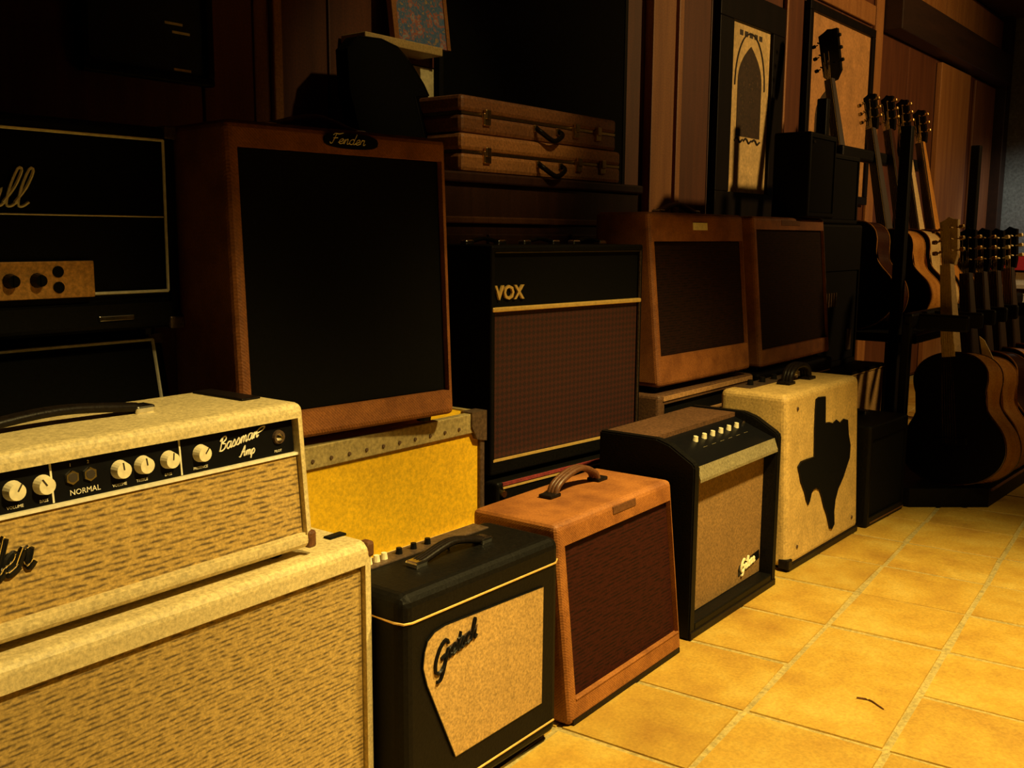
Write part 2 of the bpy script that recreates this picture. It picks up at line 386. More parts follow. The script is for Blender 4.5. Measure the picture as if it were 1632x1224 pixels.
# ------------------------------------------------------------------ room shell
def build_room():
    X0, X1, Y0, Y1, ZC = -2.6, 9.95, -3.4, 2.3, 2.95
    fl = struct('floor', B(X0, X1, Y0, Y1, -.12, -.0036), 'grout')
    ang = R(4.2); P = .305; ux = Vector((math.cos(ang), math.sin(ang), 0)); uy = Vector((-math.sin(ang), math.cos(ang), 0))
    O = Vector((1.985, .891, 0)); vs = []
    for k in range(5):
        bm = bmesh.new(); j = lambda: random.uniform(-.004, .004)
        g = .005
        c = [(g+j(), g+j()), (P-g+j(), g+j()), (P-g+j(), P-g+j()), (g+j(), P-g+j())]
        cc = sum(p[0] for p in c)/4, sum(p[1] for p in c)/4
        top = [(cc[0]+(x-cc[0])*.975, cc[1]+(y-cc[1])*.975) for x, y in c]
        hexa(bm, [(x, y, -.012) for x, y in c]+[(x, y, 0) for x, y in top])
        bmesh.ops.delete(bm, geom=[f for f in bm.faces if f.calc_center_median().z < -.0119], context='FACES')
        me = bpy.data.meshes.new('tile'); bmesh.ops.recalc_face_normals(bm, faces=bm.faces[:]); bm.to_mesh(me); bm.free(); me.materials.append(M['tile']); vs.append(me)
    bm = bmesh.new(); hexa(bm, [(.005, .005, -.012), (2*P-.005, .006, -.012), (2*P-.006, P-.005, -.012), (.005, P-.006, -.012), (.009, .009, 0), (2*P-.009, .009, 0), (2*P-.01, P-.009, 0), (.009, P-.01, 0)])
    long_tile = bpy.data.meshes.new('tile'); bmesh.ops.recalc_face_normals(bm, faces=bm.faces[:]); bm.to_mesh(long_tile); bm.free(); long_tile.materials.append(M['tile'])
    rest = bmesh.new()
    for i in range(-18, 30):
        for k in range(-17, 8):
            p = O+ux*(i*P)+uy*(k*P); q = p+ux*P+uy*P
            z = random.uniform(-.0012, 0)
            if not (X0 < p.x-.02 and q.x < X1 and Y0 < p.y and q.y+.03 < Y1): continue
            if (i, k) == (1, -1): continue
            if 1.0 < p.x < 5.3 and -.75 < p.y < 1.45:
                o = bpy.data.objects.new('tile', random.choice(vs)); COL.objects.link(o); o.parent = fl
                o.location = (p.x, p.y, z)
                if (i, k) == (0, -1): o.data = long_tile
                o.rotation_euler = (random.uniform(-.0025, .0025), random.uniform(-.0025, .0025), ang)
            else:
                g = .005
                pts = [p+ux*a+uy*b for a, b in ((g, g), (P-g, g), (P-g, P-g), (g, P-g))]
                hexa(rest, [(v.x, v.y, -.012) for v in pts]+[(v.x, v.y, z) for v in pts])
    bm = bmesh.new(); tube(bm, smoothpts([(2.205, .716, 0), (2.211, .689, .0005), (2.196, .663, 0), (2.188, .649, -.001)], 4), .0042, 5, .4); part('crack', bm, 'leather', fl)
    r = link('tile_field', rest, 'tile', fl); r['kind'] = 'stuff'
    struct('ceiling', B(X0, X1, Y0, Y1, ZC, ZC+.1), 'ceiling')
    struct('wall_left', B(X0-.1, X0, Y0, Y1, 0, ZC), 'plaster')
    struct('wall_front', B(X0, X1, Y0-.1, Y0, 0, ZC), 'plaster')
    struct('wall_right', B(X1, X1+.1, Y0, Y1, 0, ZC), 'end_wall')
    w = struct('wall_back', B(X0, X1, Y1+.012, Y1+.12, 0, ZC), 'wall_wood')
    # boards between the mouldings, each a piece of its own
    edges = [-2.6, -1.9, -1.2, -.5, .2, .9, 1.62, 1.81, 2.05, 2.65, 3.25, 3.80, 4.04, 4.42, 4.95, 5.22, 5.50, 6.05, 6.60, 7.35, 8.0, 8.82, 9.4, 9.94]
    for a, b in zip(edges, edges[1:]):
        struct('board', B(a+.004, b-.004, Y1-.006, Y1+.014, .02, ZC-.01, bev=.003), 'wall_wood', w)
    n = [0]
    def trim(x0, x1, d, mat, z0=0, z1=ZC, bev=.006):
        n[0] += 1
        struct('trim_%d' % n[0], B(x0, x1, Y1-d, Y1-.007, z0, z1, bev=bev), mat)
    trim(1.835, 1.865, .03, 'pilaster'); trim(1.78, 1.825, .015, 'trim_wood')
    trim(3.82, 4.012, .05, 'pilaster'); trim(4.075, 4.12, .03, 'pilaster')
    trim(5.225, 5.25, .03, 'pilaster'); trim(6.59, 6.73, .03, 'pilaster')
    trim(8.0, 8.80, .05, 'pilaster', 0, 2.33); trim(9.05, 9.70, .03, 'trim_wood', 0, 2.33); trim(9.78, 9.94, .10, 'beam')
    trim(4.14, 5.20, .03, 'pilaster', 2.30, 2.44); trim(5.27, 6.57, .03, 'pilaster', 2.36, 2.48)
    trim(6.75, 9.76, .14, 'beam', 2.36, 2.60); trim(6.75, 9.76, .04, 'pilaster', 2.62, 2.90)
build_room()

# ------------------------------------------------------------------ wall pictures
def picture(name, label, x0, x1, z0, z1, fw, mats, Y=2.286, fr='frame', group=None):
    t = thing(name, label, 'picture', (x0, Y, z0))
    W, H = x1-x0, z1-z0
    for a in ((0, W, 0, fw), (0, W, H-fw, H)): part('frame_rail', B(a[0], a[1], -.03, 0, a[2], a[3], bev=.004), fr, t)
    for a in ((0, fw), (W-fw, W)): part('frame_stile', B(a[0], a[1], -.03, 0, fw, H-fw, bev=.004), fr, t)
    part('print', B(fw, W-fw, -.012, 0, fw, H-fw), mats, t)
    return t, W, H
def arch_pts(cx, z0, z1, w, n=10):
    pts = [(cx-w/2, z0), (cx+w/2, z0)]; zs = z0+(z1-z0)*.60
    for k in range(n+1):
        t = k/n; pts.append((cx+w/2*(1-t**1.7), zs+(z1-zs)*t**.8))
    for k in range(n-1, -1, -1):
        t = k/n; pts.append((cx-w/2*(1-t**1.7), zs+(z1-zs)*t**.8))
    return pts
t, W, H = picture('framed_poster', 'tall black-framed cream poster with a dark pointed arch, hanging above the pair of tweed amplifiers', 4.44, 5.18, 1.12, 2.22, .145, 'paper')
part('arch_print', Pr(arch_pts(W/2, .42, .86, .27), -.014, -.0125), 'ink_dark', t)
for k in range(3):
    bm = bmesh.new(); tube(bm, smoothpts([(W/2-.15+k*.10, -.013, .395+.004*k), (W/2-.12+k*.1, -.013, .412), (W/2-.09+k*.1, -.013, .392), (W/2-.06+k*.1, -.013, .405)], 4), .006, 4); part('flourish', bm, 'ink', t)
bm = bmesh.new(); tube(bm, smoothpts([(W/2+(1.06*math.cos(a))*.16, -.013, .66+.26*math.sin(a)) for a in [R(x) for x in range(0, 181, 15)]], 2), .005, 4); part('arch_border', bm, 'ink', t)
for k in range(5):
    bm = bmesh.new(); box(bm, W/2-.13+k*.055, W/2-.095+k*.055, -.0135, -.012, .90, .925); part('lettering', bm, 'ink', t)
t, W, H = picture('tan_framed_picture', 'tan picture with a dark arch and glowing orange figure, behind the guitar headstocks', 5.50, 6.56, 1.25, 2.33, .05, 'paper_tan')
part('arch_print', Pr(arch_pts(W*.35, .18, .66, .40), -.014, -.0125), 'ink_dark', t)
part('figure_print', Pr([(.33+.055*math.cos(a)*(1.2 if math.sin(a) < 0 else .8), .42+.15*math.sin(a)) for a in [2*math.pi*k/16 for k in range(16)]], -.0155, -.0142), 'ink_warm', t)
t, W, H = picture('navy_framed_poster', 'dark navy poster in a black frame, high on the wall above the black amplifier head', 1.27, 1.63, 1.42, 2.05, .02, 'navy_print')
for x, z in ((.23, .14), (.25, .12)): part('mark', B(x, x+.05, -.0135, -.012, z, z+.006), 'white', t)
part('caption', B(.25, .30, -.0135, -.012, .03, .036), 'paper', t)
# ledge, coloured picture on it and the pale print below
t = thing('wall_ledge', 'short pale wooden ledge on the wall under the many-coloured picture', 'shelf', (2.09, 2.18, 1.597))
part('board', B(0, .33, .0, .104, 0, .026, bev=.003), 'ledge', t)
part('bracket', Pr([(.04, 0), (.04, -.10), (.06, -.10), (.06, 0)], .06, .104), 'trim_wood', t)
t = thing('coloured_picture', 'many-coloured picture with a thin wooden frame standing on the pale ledge', 'picture', (2.225, 2.195, 1.6235))
part('frame_stile', B(0, .02, 0, .02, 0, .46, lean1=.06), 'pilaster', t)
part('frame_stile', B(.235, .25, 0, .02, 0, .46, lean1=.06), 'pilaster', t)
part('print', B(.02, .235, .004, .016, .0, .46, lean1=.06), 'colour_print', t)
t = thing('pale_print', 'pale yellow print with a dull red upper band, pinned under the ledge', 'print', (2.22, 2.284, 1.485))
part('sheet', B(0, .34, 0, .006, 0, .092), 'paper_pale', t); part('red_band', B(0, .34, -.001, .006, .096, .128), 'red_print', t)

# ------------------------------------------------------------------ background furniture
def cabinet():
    t = thing('wooden_cabinet', 'long dark brown wooden cabinet against the wall carrying two guitar cases', 'cabinet', (1.86, 1.895, 0))
    W, D, H = 1.30, .37, 1.225
    part('carcass', B(0, W, .012, D, 0, H-.03, bev=.004), 'cabinet_wood', t)
    part('top_board', B(-.008, W+.008, -.004, D, H-.03, H, bev=.006), 'cabinet_wood', t)
    part('moulding', B(0, W, 0, .012, 1.08, 1.10, bev=.004), 'trim_wood', t)
    for k in range(3): part('door', B(.02+k*.425, .42+k*.425, 0, .012, .08, 1.05, bev=.003), 'cabinet_wood', t)
cabinet()
def guitar_case(name, label, x, y, z, W, D, H, mat, rz=0):
    t = thing(name, label, 'guitar case', (x, y, z), rz)
    g = H*.52
    part('case_bottom', B(0, W, 0, D, 0, g-.003, bev=.012), mat, t)
    part('lid', B(0, W, 0, D, g+.003, H, bev=.012), mat, t)
    part('valance', B(.004, W-.004, .003, D-.003, g-.004, g+.004), 'brass', t)
    for x0 in (.11, W*.5+.16, W-.12):
        bm = bmesh.new(); box(bm, x0-.016, x0+.016, -.008, .004, g-.030, g+.006, bev=.003); box(bm, x0-.012, x0+.012, -.012, .0, g-.012, g+.016, bev=.003)
        part('latch', bm, 'brass', t)
    bm = bmesh.new(); tube(bm, smoothpts([(W*.5-.06, -.004, g-.016), (W*.5-.055, -.022, g-.03), (W*.5, -.030, g-.052), (W*.5+.055, -.022, g-.03), (W*.5+.06, -.004, g-.016)], 5), .008, 8)
    h = part('handle', bm, 'black_leather', t, None, True)
    for s in (-1, 1): part('handle_ring', B(W*.5+s*.06-.010, W*.5+s*.06+.010, -.006, .002, g-.028, g-.006, bev=.003), 'brass', h)
guitar_case('hard_guitar_case', 'tan hard guitar case with brass latches, lower of the two stacked cases', 2.185, 1.90, 1.226, .84, .35, .108, 'case_brown')
guitar_case('hard_guitar_case', 'darker brown hard guitar case, upper of the two stacked cases', 2.19, 1.905, 1.335, .82, .34, .105, 'case_dark', .4)
t = thing('equipment_case', 'large flat black upright case behind the two stacked guitar cases', 'case', (2.49, 2.262, 1.226))
part('body', B(0, 1.14, -.0, .028, 0, 1.25, bev=.006), 'black_cloth', t)
for x in (.0, 1.12): part('edge_strip', B(x, x+.02, -.004, -.0005, .02, 1.23, bev=.001), 'black_plastic', t)
t = thing('gig_bag', 'black soft gig bag leaning against the wall left of the pale print', 'bag', (1.95, 2.0, 1.2275))
pts = [(-.03, 0), (.20, 0), (.222, .08), (.225, .214), (.285, .224), (.275, .255), (.235, .32), (.20, .352), (.14, .365), (.05, .36), (.0, .32), (-.03, .2)]
bm = bmesh.new(); prism(bm, pts, 0, .05, .16, .5); part('body', bm, 'black_cloth', t)
bm = bmesh.new(); tube(bm, [(x, -.001+.16*z/.5, z) for x, z in pts], .003, 4); part('zip', bm, 'black_plastic', t)
t = thing('speaker_cabinet', 'small black speaker standing on the right tweed of the pair', 'speaker', (3.78, 1.525, 1.1215), 1)
part('cabinet', shell(.285, .325, .15, 0, (.015, .015, .02, .02), .012, .008), 'black', t)
part('grille', flat(.017, .268, .022, .303, .006, .005), 'black_cloth', t)
part('badge', B(.03, .05, -.001, .006, .285, .293), 'chrome', t)
t = thing('speaker_cabinet', 'black speaker in the shadow on top of the black amplifier with grey vents', 'speaker', (4.16, 1.62, 1.103), 0)
part('cabinet', shell(.44, .30, .20, 0, (.02, .02, .02, .02), .012, .008), 'black', t)
part('grille', flat(.022, .418, .022, .278, .006, .005), 'black_cloth', t)

# ------------------------------------------------------------------ tweed amplifiers
def tweed_amp(name, label, loc, rz, W, H, D, lean, op, mat, grille, badge=None, footed=True, handle=True, trim=None):
    t = thing(name, label, 'amplifier', loc, rz)
    part('cabinet', shell(W, H, D, lean, op, .022, .014), mat, t)
    part('grille', flat(op[0]+.002, W-op[1]-.002, op[2]+.002, H-op[3]-.002, .012, .008, lean, H), grille, t)
    if footed: feet(t, W, D)
    if handle: strap_handle(t, W/2-.11, W/2+.11, D*.55, H, .03, .014, 'leather')
    return t
bt = tweed_amp('tweed_amplifier', 'big aged tweed amplifier with a black front, standing on the yellow road case', (1.117, 1.5, .656), -5.7, .53, .595, .25, .028, (.022, .016, .055, .048), 'tweed_dark', 'black_cloth')
y = .028*.574/.595
bg = part('badge', Pr([(.275+.068*math.cos(a)*(1 if abs(math.cos(a)) < .8 else .97), .572+.015*math.copysign(abs(math.sin(a))**.6, math.sin(a))) for a in [2*math.pi*k/24 for k in range(24)]], -.004+.0005, .002, .028, .595), 'black_panel', bt, 'dark oval badge with pale script')
bm = bmesh.new(); script_word(bm, 'Fender', .222, -.0055, .566, .020, .0009, .35, 0, .028, .595, 1.35); part('badge_script', bm, 'white', bg)
# road case
t = thing('road_case', 'bright yellow road case with dull metal edging, under the big tweed amplifier', 'case', (1.15, 1.5, 0), -.5)
W, D, H = .65, .26, .636
part('lower_body', B(.006, W-.006, .006, D-.006, .0, .352), 'yellow', t)
part('upper_body', B(.006, W-.006, .006, D-.006, .366, H-.004), 'yellow', t)
def extr(x0, x1, z0, z1, y0=-.001, y1=.012, name='edge_strip', mat='alloy'): return part(name, B(x0, x1, y0, y1, z0, z1, bev=.002), mat, t)
e = extr(0, W, H-.046, H, -.002, .02, 'edge_strip'); extr(W-.016, W, .02, H-.046, -.002, .02, mat='steel_dark'); extr(0, .016, .02, H-.046, -.002, .02, mat='steel_dark'); extr(0, W, 0, .03)
part('edge_strip', B(W-.016, W+.002, .02, D, H-.03, H, bev=.002), 'alloy', t); part('edge_strip', B(0, W, D-.02, D, H-.03, H, bev=.002), 'alloy', t)
s = extr(0, W, .349, .368, -.006, .008, 'seam_strip', 'ivory')
bm = bmesh.new()
for k in range(46): box(bm, .01+k*.0138, .016+k*.0138, -.0085, -.005, .350, .367)
part('seam_teeth', bm, 'cream', s)
r0 = None
for k in range(13):
    o = part('rivet', Cy((0, -.0045, 0), (0, -.001, 0), .0038, .0045, 8), 'steel_dark', e) if r0 is None else dup(r0)
    r0 = r0 or o; o.parent = e; o.location = (.03+k*.048, 0, H-.030)
for x0, x1 in ((W-.05, W+.003), (-.003, .05)):
    part('corner_guard', Pr([(x0, H+.003), (x0, H-.030), (x0+.018, H-.062), (x1, H-.070), (x1, H+.003)] if x1 > W/2 else [(x0, H+.003), (x0, H-.07), (x1-.018, H-.062), (x1, H-.03), (x1, H+.003)], -.006, .03), 'steel_dark', t)
# pair of tweeds
t1 = tweed_amp('tweed_amplifier', 'tweed amplifier with a pale nameplate, left of the pair below the cream arch poster', (2.635, 1.5, .592), -1.8, .600, .528, .25, .054, (.020, .014, .092, .088), 'tweed_dark', 'brown_grille')
part('nameplate', flat(.255, .345, .475, .499, -.003, .005, .054, .528, .001), 'cream', t1)
t2 = tweed_amp('tweed_amplifier', 'tweed amplifier with a thin top rail, right of the pair below the cream arch poster', (3.36, 1.5, .579), 1.05, .70, .541, .25, .053, (.018, .012, .062, .047), 'tweed_dark', 'brown_grille', handle=False)
part('nameplate', flat(.25, .43, .510, .530, -.002, .004, .053, .541, .001), 'leather', t2)
# what they stand on
t = thing('brown_amplifier', 'brown amplifier with a tan top rail, under the left tweed of the pair', 'amplifier', (2.62, 1.49, 0), 0)
part('cabinet', shell(.66, .572, .30, 0, (.03, .03, .04, .03), .02), 'brown_vinyl', t); part('grille', flat(.032, .628, .042, .540, .012, .006), 'black_cloth', t)
part('top_trim', flat(.02, .64, .553, .566, -.004, .012), 'tan_vinyl', t)
part('control_strip', flat(.05, .61, .485, .493, .002, .012), 'tan_vinyl', t)
for k in range(5):
    o = part('knob', Cy((.1+k*.11, .002, .455), (.1+k*.11, -.014, .455), .010, .008, 10), 'black_plastic', t)
t = thing('black_amplifier', 'plain black amplifier under the right tweed of the pair, behind the cream amplifier', 'amplifier', (3.34, 1.50, 0), 0)
part('cabinet', shell(.72, .562, .30, 0, (.03, .03, .04, .06), .02), 'black', t); part('grille', flat(.032, .688, .042, .50, .012, .006), 'black_cloth', t)
part('piping', B(.03, .69, -.002, .004, .508, .512), 'gold', t)

# ------------------------------------------------------------------ black amplifier with brown diamond grille, on a red one
t = thing('combo_amplifier', 'black amplifier with gold block letters over a brown diamond grille, right of the big tweed', 'amplifier', (1.955, 1.6, .431), -5.7)
W, H, D = .632, .592, .255
part('cabinet', shell(W, H, D, 0, (.012, .012, .034, .016), .016, .006), 'black', t)
part('upper_cloth', flat(.014, W-.014, .436, .574, .010, .005), 'black_cloth', t)
part('grille', flat(.014, W-.014, .036, .424, .010, .005), 'vox_grille', t)
part('gold_bar', flat(.004, W-.008, .4235, .4355, -.003, .015, bev=.003), 'gold', t)
part('piping', flat(.014, W-.014, .572, .5745, -.001, .006), 'brass', t)
part('piping', flat(.008, W-.012, .036, .042, -.001, .006), 'gold', t)
part('piping', flat(W-.0135, W-.0115, .036, .574, -.001, .006), 'steel_dark', t)
lg = block_text('logo', 'VOX', 'gold', t, .018, .006, .455, .050, .003, label='gold block letters', bold=.0012, xs=.98)
for x in (.10, .32, .53):
    strap_handle(t, x-.06, x+.06, .13, H, .016, .010)
feet(t, W, D, .012)
t = thing('red_amplifier', 'black amplifier with a red grille, under the one with gold block letters', 'amplifier', (1.95, 1.575, 0), -5)
W, H, D = .64, .418, .27
part('cabinet', shell(W, H, D, 0, (.03, .03, .03, .052), .02, .008), 'black', t)
part('grille', flat(.032, W-.032, .032, H-.054, .010, .006), 'red_cloth', t)
part('piping', flat(.02, W-.02, H-.018, H-.013, -.003, .006), 'gold', t); part('red_trim', flat(.02, W-.02, H-.010, H-.002, -.002, .006), 'red_cloth', t)
for x in (.02, W-.02): part('corner_stud', Cy((x, -.008, H-.03), (x, .002, H-.03), .009, .009, 10), 'brass', t)

# ------------------------------------------------------------------ black head and slanted cabinet at left
t = thing('slant_speaker_cabinet', 'black slant-front speaker cabinet with white piping, under the black amplifier head', 'speaker', (.36, 1.70, 0))
W, H, D = .775, .852, .36
bm = bmesh.new()
prof = [(0, 0), (D, 0), (D, H), (.075, H), (0, .47)]
a = [bm.verts.new((0, y, z)) for y, z in prof]; b = [bm.verts.new((W, y, z)) for y, z in prof]
bm.faces.new(a); bm.faces.new(b[::-1])
for i in range(5): bm.faces.new((a[i], a[(i+1) % 5], b[(i+1) % 5], b[i]))
bmesh.ops.bevel(bm, geom=bm.edges[:], offset=.008, segments=2, affect='EDGES')
part('cabinet', bm, 'black', t)
bm = bmesh.new(); sl = .075/(H-.47)
def sy(z): return sl*(z-.47)
hexa(bm, [(.03, sy(.49)-.006, .49), (W-.03, sy(.49)-.006, .49), (W-.03, sy(.49)+.01, .49), (.03, sy(.49)+.01, .49), (.03, sy(.83)-.006, .83), (W-.03, sy(.83)-.006, .83), (W-.03, sy(.83)+.01, .83), (.03, sy(.83)+.01, .83)])
part('grille', bm, 'black_cloth', t); part('grille', B(.03, W-.03, -.006, .01, .03, .46), 'black_cloth', t)
for x0 in (.024, W-.032):
    bm = bmesh.new(); tube(bm, [(x0+.004, sy(.50)-.008, .50), (x0+.004, sy(.842)-.008, .842)], .0035, 6); part('piping', bm, 'white', t)
bm = bmesh.new(); tube(bm, [(.028, sy(.842)-.008, .842), (W-.028, sy(.842)-.008, .842)], .0032, 6); part('piping', bm, 'white', t)
for x in (.016, W-.016): part('corner_guard', B(x-.016, x+.016, .07, .10, H-.02, H+.002, bev=.004), 'steel_dark', t)
t = thing('amplifier_head', 'black amplifier head with white piping and gold control panel, far left', 'amplifier', (.36, 1.70, .869))
W, H, D = .775, .375, .24
part('cabinet', shell(W, H, D, 0, (.022, .022, .05, .022), .012, .012), 'black', t)
part('front_cloth', flat(.026, W-.026, .212, .347, .006, .006), 'black_cloth', t)
part('lower_panel', flat(.026, W-.026, .072, .206, .006, .006), 'black_panel', t)
bm = bmesh.new(); r = .0029
for p, q in (((.024, .350), (.746, .350)), ((.746, .350), (.744, .071)), ((.744, .071), (.024, .071)), ((.024, .071), (.024, .350))):
    tube(bm, [(p[0], -.001, p[1]), (q[0], -.001, q[1])], r, 6)
part('piping', bm, 'white', t)
bm = bmesh.new(); tube(bm, [(.026, .002, .209), (.742, .002, .209)], .0016, 5); part('thin_piping', bm, 'white', t)
gp = part('control_panel', flat(.06, .594, .066, .130, -.006, .014, bev=.002), 'plexi', t, 'gold control panel')
kb = None
for x in (.11, .17, .23, .29, .35, .40, .444, .490):
    bm = bmesh.new(); cyl(bm, (0, 0, 0), (0, -.016, 0), .013, .010, 14); box(bm, -.002, .002, -.018, -.015, -.009, .010)
    o = part('knob', bm, 'black_plastic', gp) if kb is None else dup(kb)
    kb = kb or o; bm.free() if kb is not o and bm.is_valid else None
    o.parent = gp; o.location = (x, -.006, .098)
for z in (.085, .112): part('jack', Cy((.527, -.008, z), (.527, -.002, z), .010, .010, 14), 'black_plastic', gp)
bm = bmesh.new(); wd_ = script_word(bm, 'Marshall', .225, .002, .222, .062, .0026, .3, 0, wid=1.05); part('logo_script', bm, 'white', t, 'white cursive letters')
feet(t, W, D, .014)
for x in (.012, W-.014): part('corner_guard', B(x-.012, x+.014, -.003, .03, H-.022, H+.003, bev=.004), 'steel_dark', t)
part('corner_guard', B(W-.03, W+.002, -.003, .03, -.002, .022, bev=.004), 'steel_dark', t)
part('handle', B(.60, .67, -.004, .004, .020, .030, bev=.002), 'chrome', t)

# ------------------------------------------------------------------ blonde head and cabinet in front
t = thing('blonde_speaker_cabinet', 'large blonde speaker cabinet with wheat grille, front left under the blonde amplifier head', 'speaker', (.38, 1.185, 0), 1.4)
W, H, D = .778, .532, .29
part('cabinet', shell(W, H, D, 0, (.022, .022, .03, .038), .02, .016, 4), 'blonde', t)
part('grille', flat(.024, W-.024, .032, H-.040, .010, .006), 'wheat_cab', t)
for x in (.0, W): part('corner_guard', B(x-.017 if x else -.001, x+.001 if x else .017, -.001, .022, H-.028, H+.001, bev=.006), 'leather', t)
for y in (.06, .20): part('side_clip', B(W-.045, W-.006, y, y+.018, H-.001, H+.004, bev=.002), 'black_plastic', t)
feet(t, W, D, .0001)
hd = thing('blonde_amplifier_head', 'blonde amplifier head with black control panel and cream knobs, front left', 'amplifier', (.40, 1.206, .546), 1.5)
W, H, D, L = .646, .236, .25, .020
part('cabinet', shell(W, H, D, L, (.014, .016, .022, .024), .020, .014, 4), 'blonde', hd)
gr = part('grille', flat(.016, W-.018, .025, .153, .010, .006, L, H), 'wheat', hd)
part('piping', flat(.014, W-.016, .1525, .1565, .006, .012, L, H), 'white', hd)
part('piping', flat(.014, W-.016, .0215, .0255, .004, .012, L, H), 'blonde', hd)
cp = part('control_panel', flat(.016, W-.018, .157, .2115, .014, .004, L, H), 'black_panel', hd, 'black control panel with cream knobs')
def cpl(z, y=.014): return y+L*z/H
for x in (.2255, .418): part('divider', flat(x-.0012, x+.0012, .158, .210, .0125, .0015, L, H), 'white', cp)
kb = None
for x in (.055, .095, .175, .2135, .3215, .357, .398, .452):
    bm = bmesh.new(); cyl(bm, (0, 0, 0), (0, -.004, 0), .0132, .0125, 20); cyl(bm, (0, -.004, 0), (0, -.013, 0), .0125, .0108, 20)
    if kb is None:
        o = kb = part('knob', bm, 'cream', cp, None, False)
        part('pointer', B(-.001, .001, -.0135, -.012, .001, .011), 'ink', o)
    else:
        bm.free(); o = dup(kb)
        for ch in list(kb.children): c = dup(ch); c.parent = o
    o.parent = cp; o.location = (x, cpl(.184, .0135), .184); o.rotation_euler = (0, random.uniform(-1, 1), 0)
for x in (.03, .253, .278):
    bm = bmesh.new(); cyl(bm, (x, cpl(.186), .186), (x, cpl(.186)-.004, .186), .0105, .0095, 6)
    j = part('jack', bm, 'chrome', cp); part('jack_hole', Cy((x, cpl(.186)-.003, .186), (x, cpl(.186)-.0046, .186), .0062, .0062, 12), 'ink', j)
bm = bmesh.new(); cyl(bm, (.598, cpl(.185), .185), (.598, cpl(.185)-.005, .185), .0115, .0105, 16); j = part('lamp_bezel', bm, 'steel_dark', cp)
part('lamp_jewel', Cy((.598, cpl(.185)-.004, .185), (.598, cpl(.185)-.011, .185), .0075, .003, 8), 'chrome', j)
th = math.atan(L/H)
def lab(s, x, z, size): block_text('lettering', s, 'white', cp, x, cpl(z, .0132), z, size, .0003, -0)
lab('NORMAL', .248, .1625, .0105)
for s, x in (('VOLUME', .165), ('BASS', .207), ('VOLUME', .309), ('TREBLE', .345), ('BASS', .390), ('PRESENCE', .438), ('VOLUME', .045), ('BASS', .088)): lab(s, x, .1615, .0055)
bm = bmesh.new()
lab('1', .251, .2005, .006); lab('2', .276, .2005, .006)
script_word(bm, 'Bassman', .484, .0128, .180, .0195, .0011, .3, .16, L, H, 1.0)
tube(bm, smoothpts([(.554, cpl(.196, .0126), .196), (.568, cpl(.2, .0126), .201), (.572, cpl(.2, .0126), .206), (.562, cpl(.2, .0126), .204), (.548, cpl(.19, .0126), .192)], 4), .001, 5)
script_word(bm, 'Amp', .520, .0128, .1665, .0150, .0011, .3, .05, L, H, 1.0)
part('panel_script', bm, 'white', cp, 'white cursive lettering')
lab('PILOT', .588, .1615, .0055)
lg = part('logo_plate', bmesh.new(), 'black_plastic', gr) if False else None
bm = bmesh.new(); script_word(bm, 'Fender', .050, .0065, .072, .046, .0030, .3, .14, L, H, .95)
part('logo_script', bm, 'chrome', gr, 'chrome cursive letters')
bm = bmesh.new(); script_word(bm, 'Fender', .0525, .0085, .0685, .046, .0052, .3, .14, L, H, .95)
part('logo_backing', bm, 'black_plastic', gr)
strap_handle(hd, .16, .430, .140, H, .020, .013, 'black_leather', 'chrome')
for x in (.0, W): part('corner_guard', B(x-.016 if x else -.0015, x+.0015 if x else .016, -.0015, .02, -.0015, .028, bev=.005), 'leather', hd)
part('rear_panel', B(.03, W-.03, D-.012, D+.004, .03, H-.004), 'black', hd)
part('vent_strip', B(W-.060, W-.022, .10, D-.02, H-.001, H+.004, bev=.002), 'black_leather', hd)
feet(hd, W, D, .013)

# ------------------------------------------------------------------ black amplifier with shaped tan grille
t = thing('black_combo_amplifier', 'black amplifier with tapered tan grille, between the blonde cabinet and the small tweed', 'amplifier', (1.166, 1.146, .014), .1)
W, H, D = .462, .425, .20
part('cabinet', shell(W, H, D, 0, None, .01, .022, 4), 'black', t)
def gx(p): return [(x-.022, z-.014) for x, z in p]
pts = gx([(.153, .099), (.419, .102), (.421, .349), (.250, .3555), (.125, .360), (.098, .356), (.080, .345), (.072, .327), (.068, .300), (.078, .265)])
part('grille', Pr(pts, -.004, .004), 'tan_grille', t)
bm = bmesh.new(); tube(bm, [(x, -.002, z) for x, z in pts+[pts[0]]], .0022, 5); part('grille_edge', bm, 'black_plastic', t)
bm = bmesh.new(); tube(bm, [(-.002, .12, .379), (-.0025, .02, .378), (.006, .004, .376), (.02, -.002, .376), (W-.02, -.002, .374), (W+.002, .01, .374)], .0022, 6); part('piping', bm, 'gold', t)
bm = bmesh.new(); tube(bm, [(.02, -.002, .030), (W-.02, -.002, .034)], .0022, 6); part('piping', bm, 'gold', t)
bm = bmesh.new(); script_word(bm, 'G', .068, -.006, .262, .052, .0036, .25, .2, wid=.95); script_word(bm, 'retsch', .100, -.006, .283, .036, .0028, .25, .2, wid=.92)
part('logo_script', bm, 'black_panel', t, 'dark cursive letters')
bm = bmesh.new()
hexa(bm, [(.096, -.0052, .279), (.185, -.0052, .297), (.185, -.004, .297), (.096, -.004, .279), (.106, -.0052, .304), (.192, -.0052, .322), (.192, -.004, .322), (.106, -.004, .304)])
part('logo_backing', bm, 'steel_dark', t)
strap_handle(t, .14, .33, .10, H, .024, .013)
part('control_plate', B(.05, W-.05, .15, .192, H-.002, H+.003, bev=.001), 'steel_dark', t)
kb = None
for x in (.085, .105, .125, .165, .205, .245):
    o = part('knob', Cy((0, 0, 0), (0, 0, .012), .007, .0055, 10), 'black_plastic' if x > .13 else 'cream', t); o.location = (x, .170, H+.003)
for x in (.16, .255): part('switch', Cy((x, .125, H-.001), (x, .120, H+.010), .003, .002, 6), 'chrome', t)
feet(t, W, D, .014)

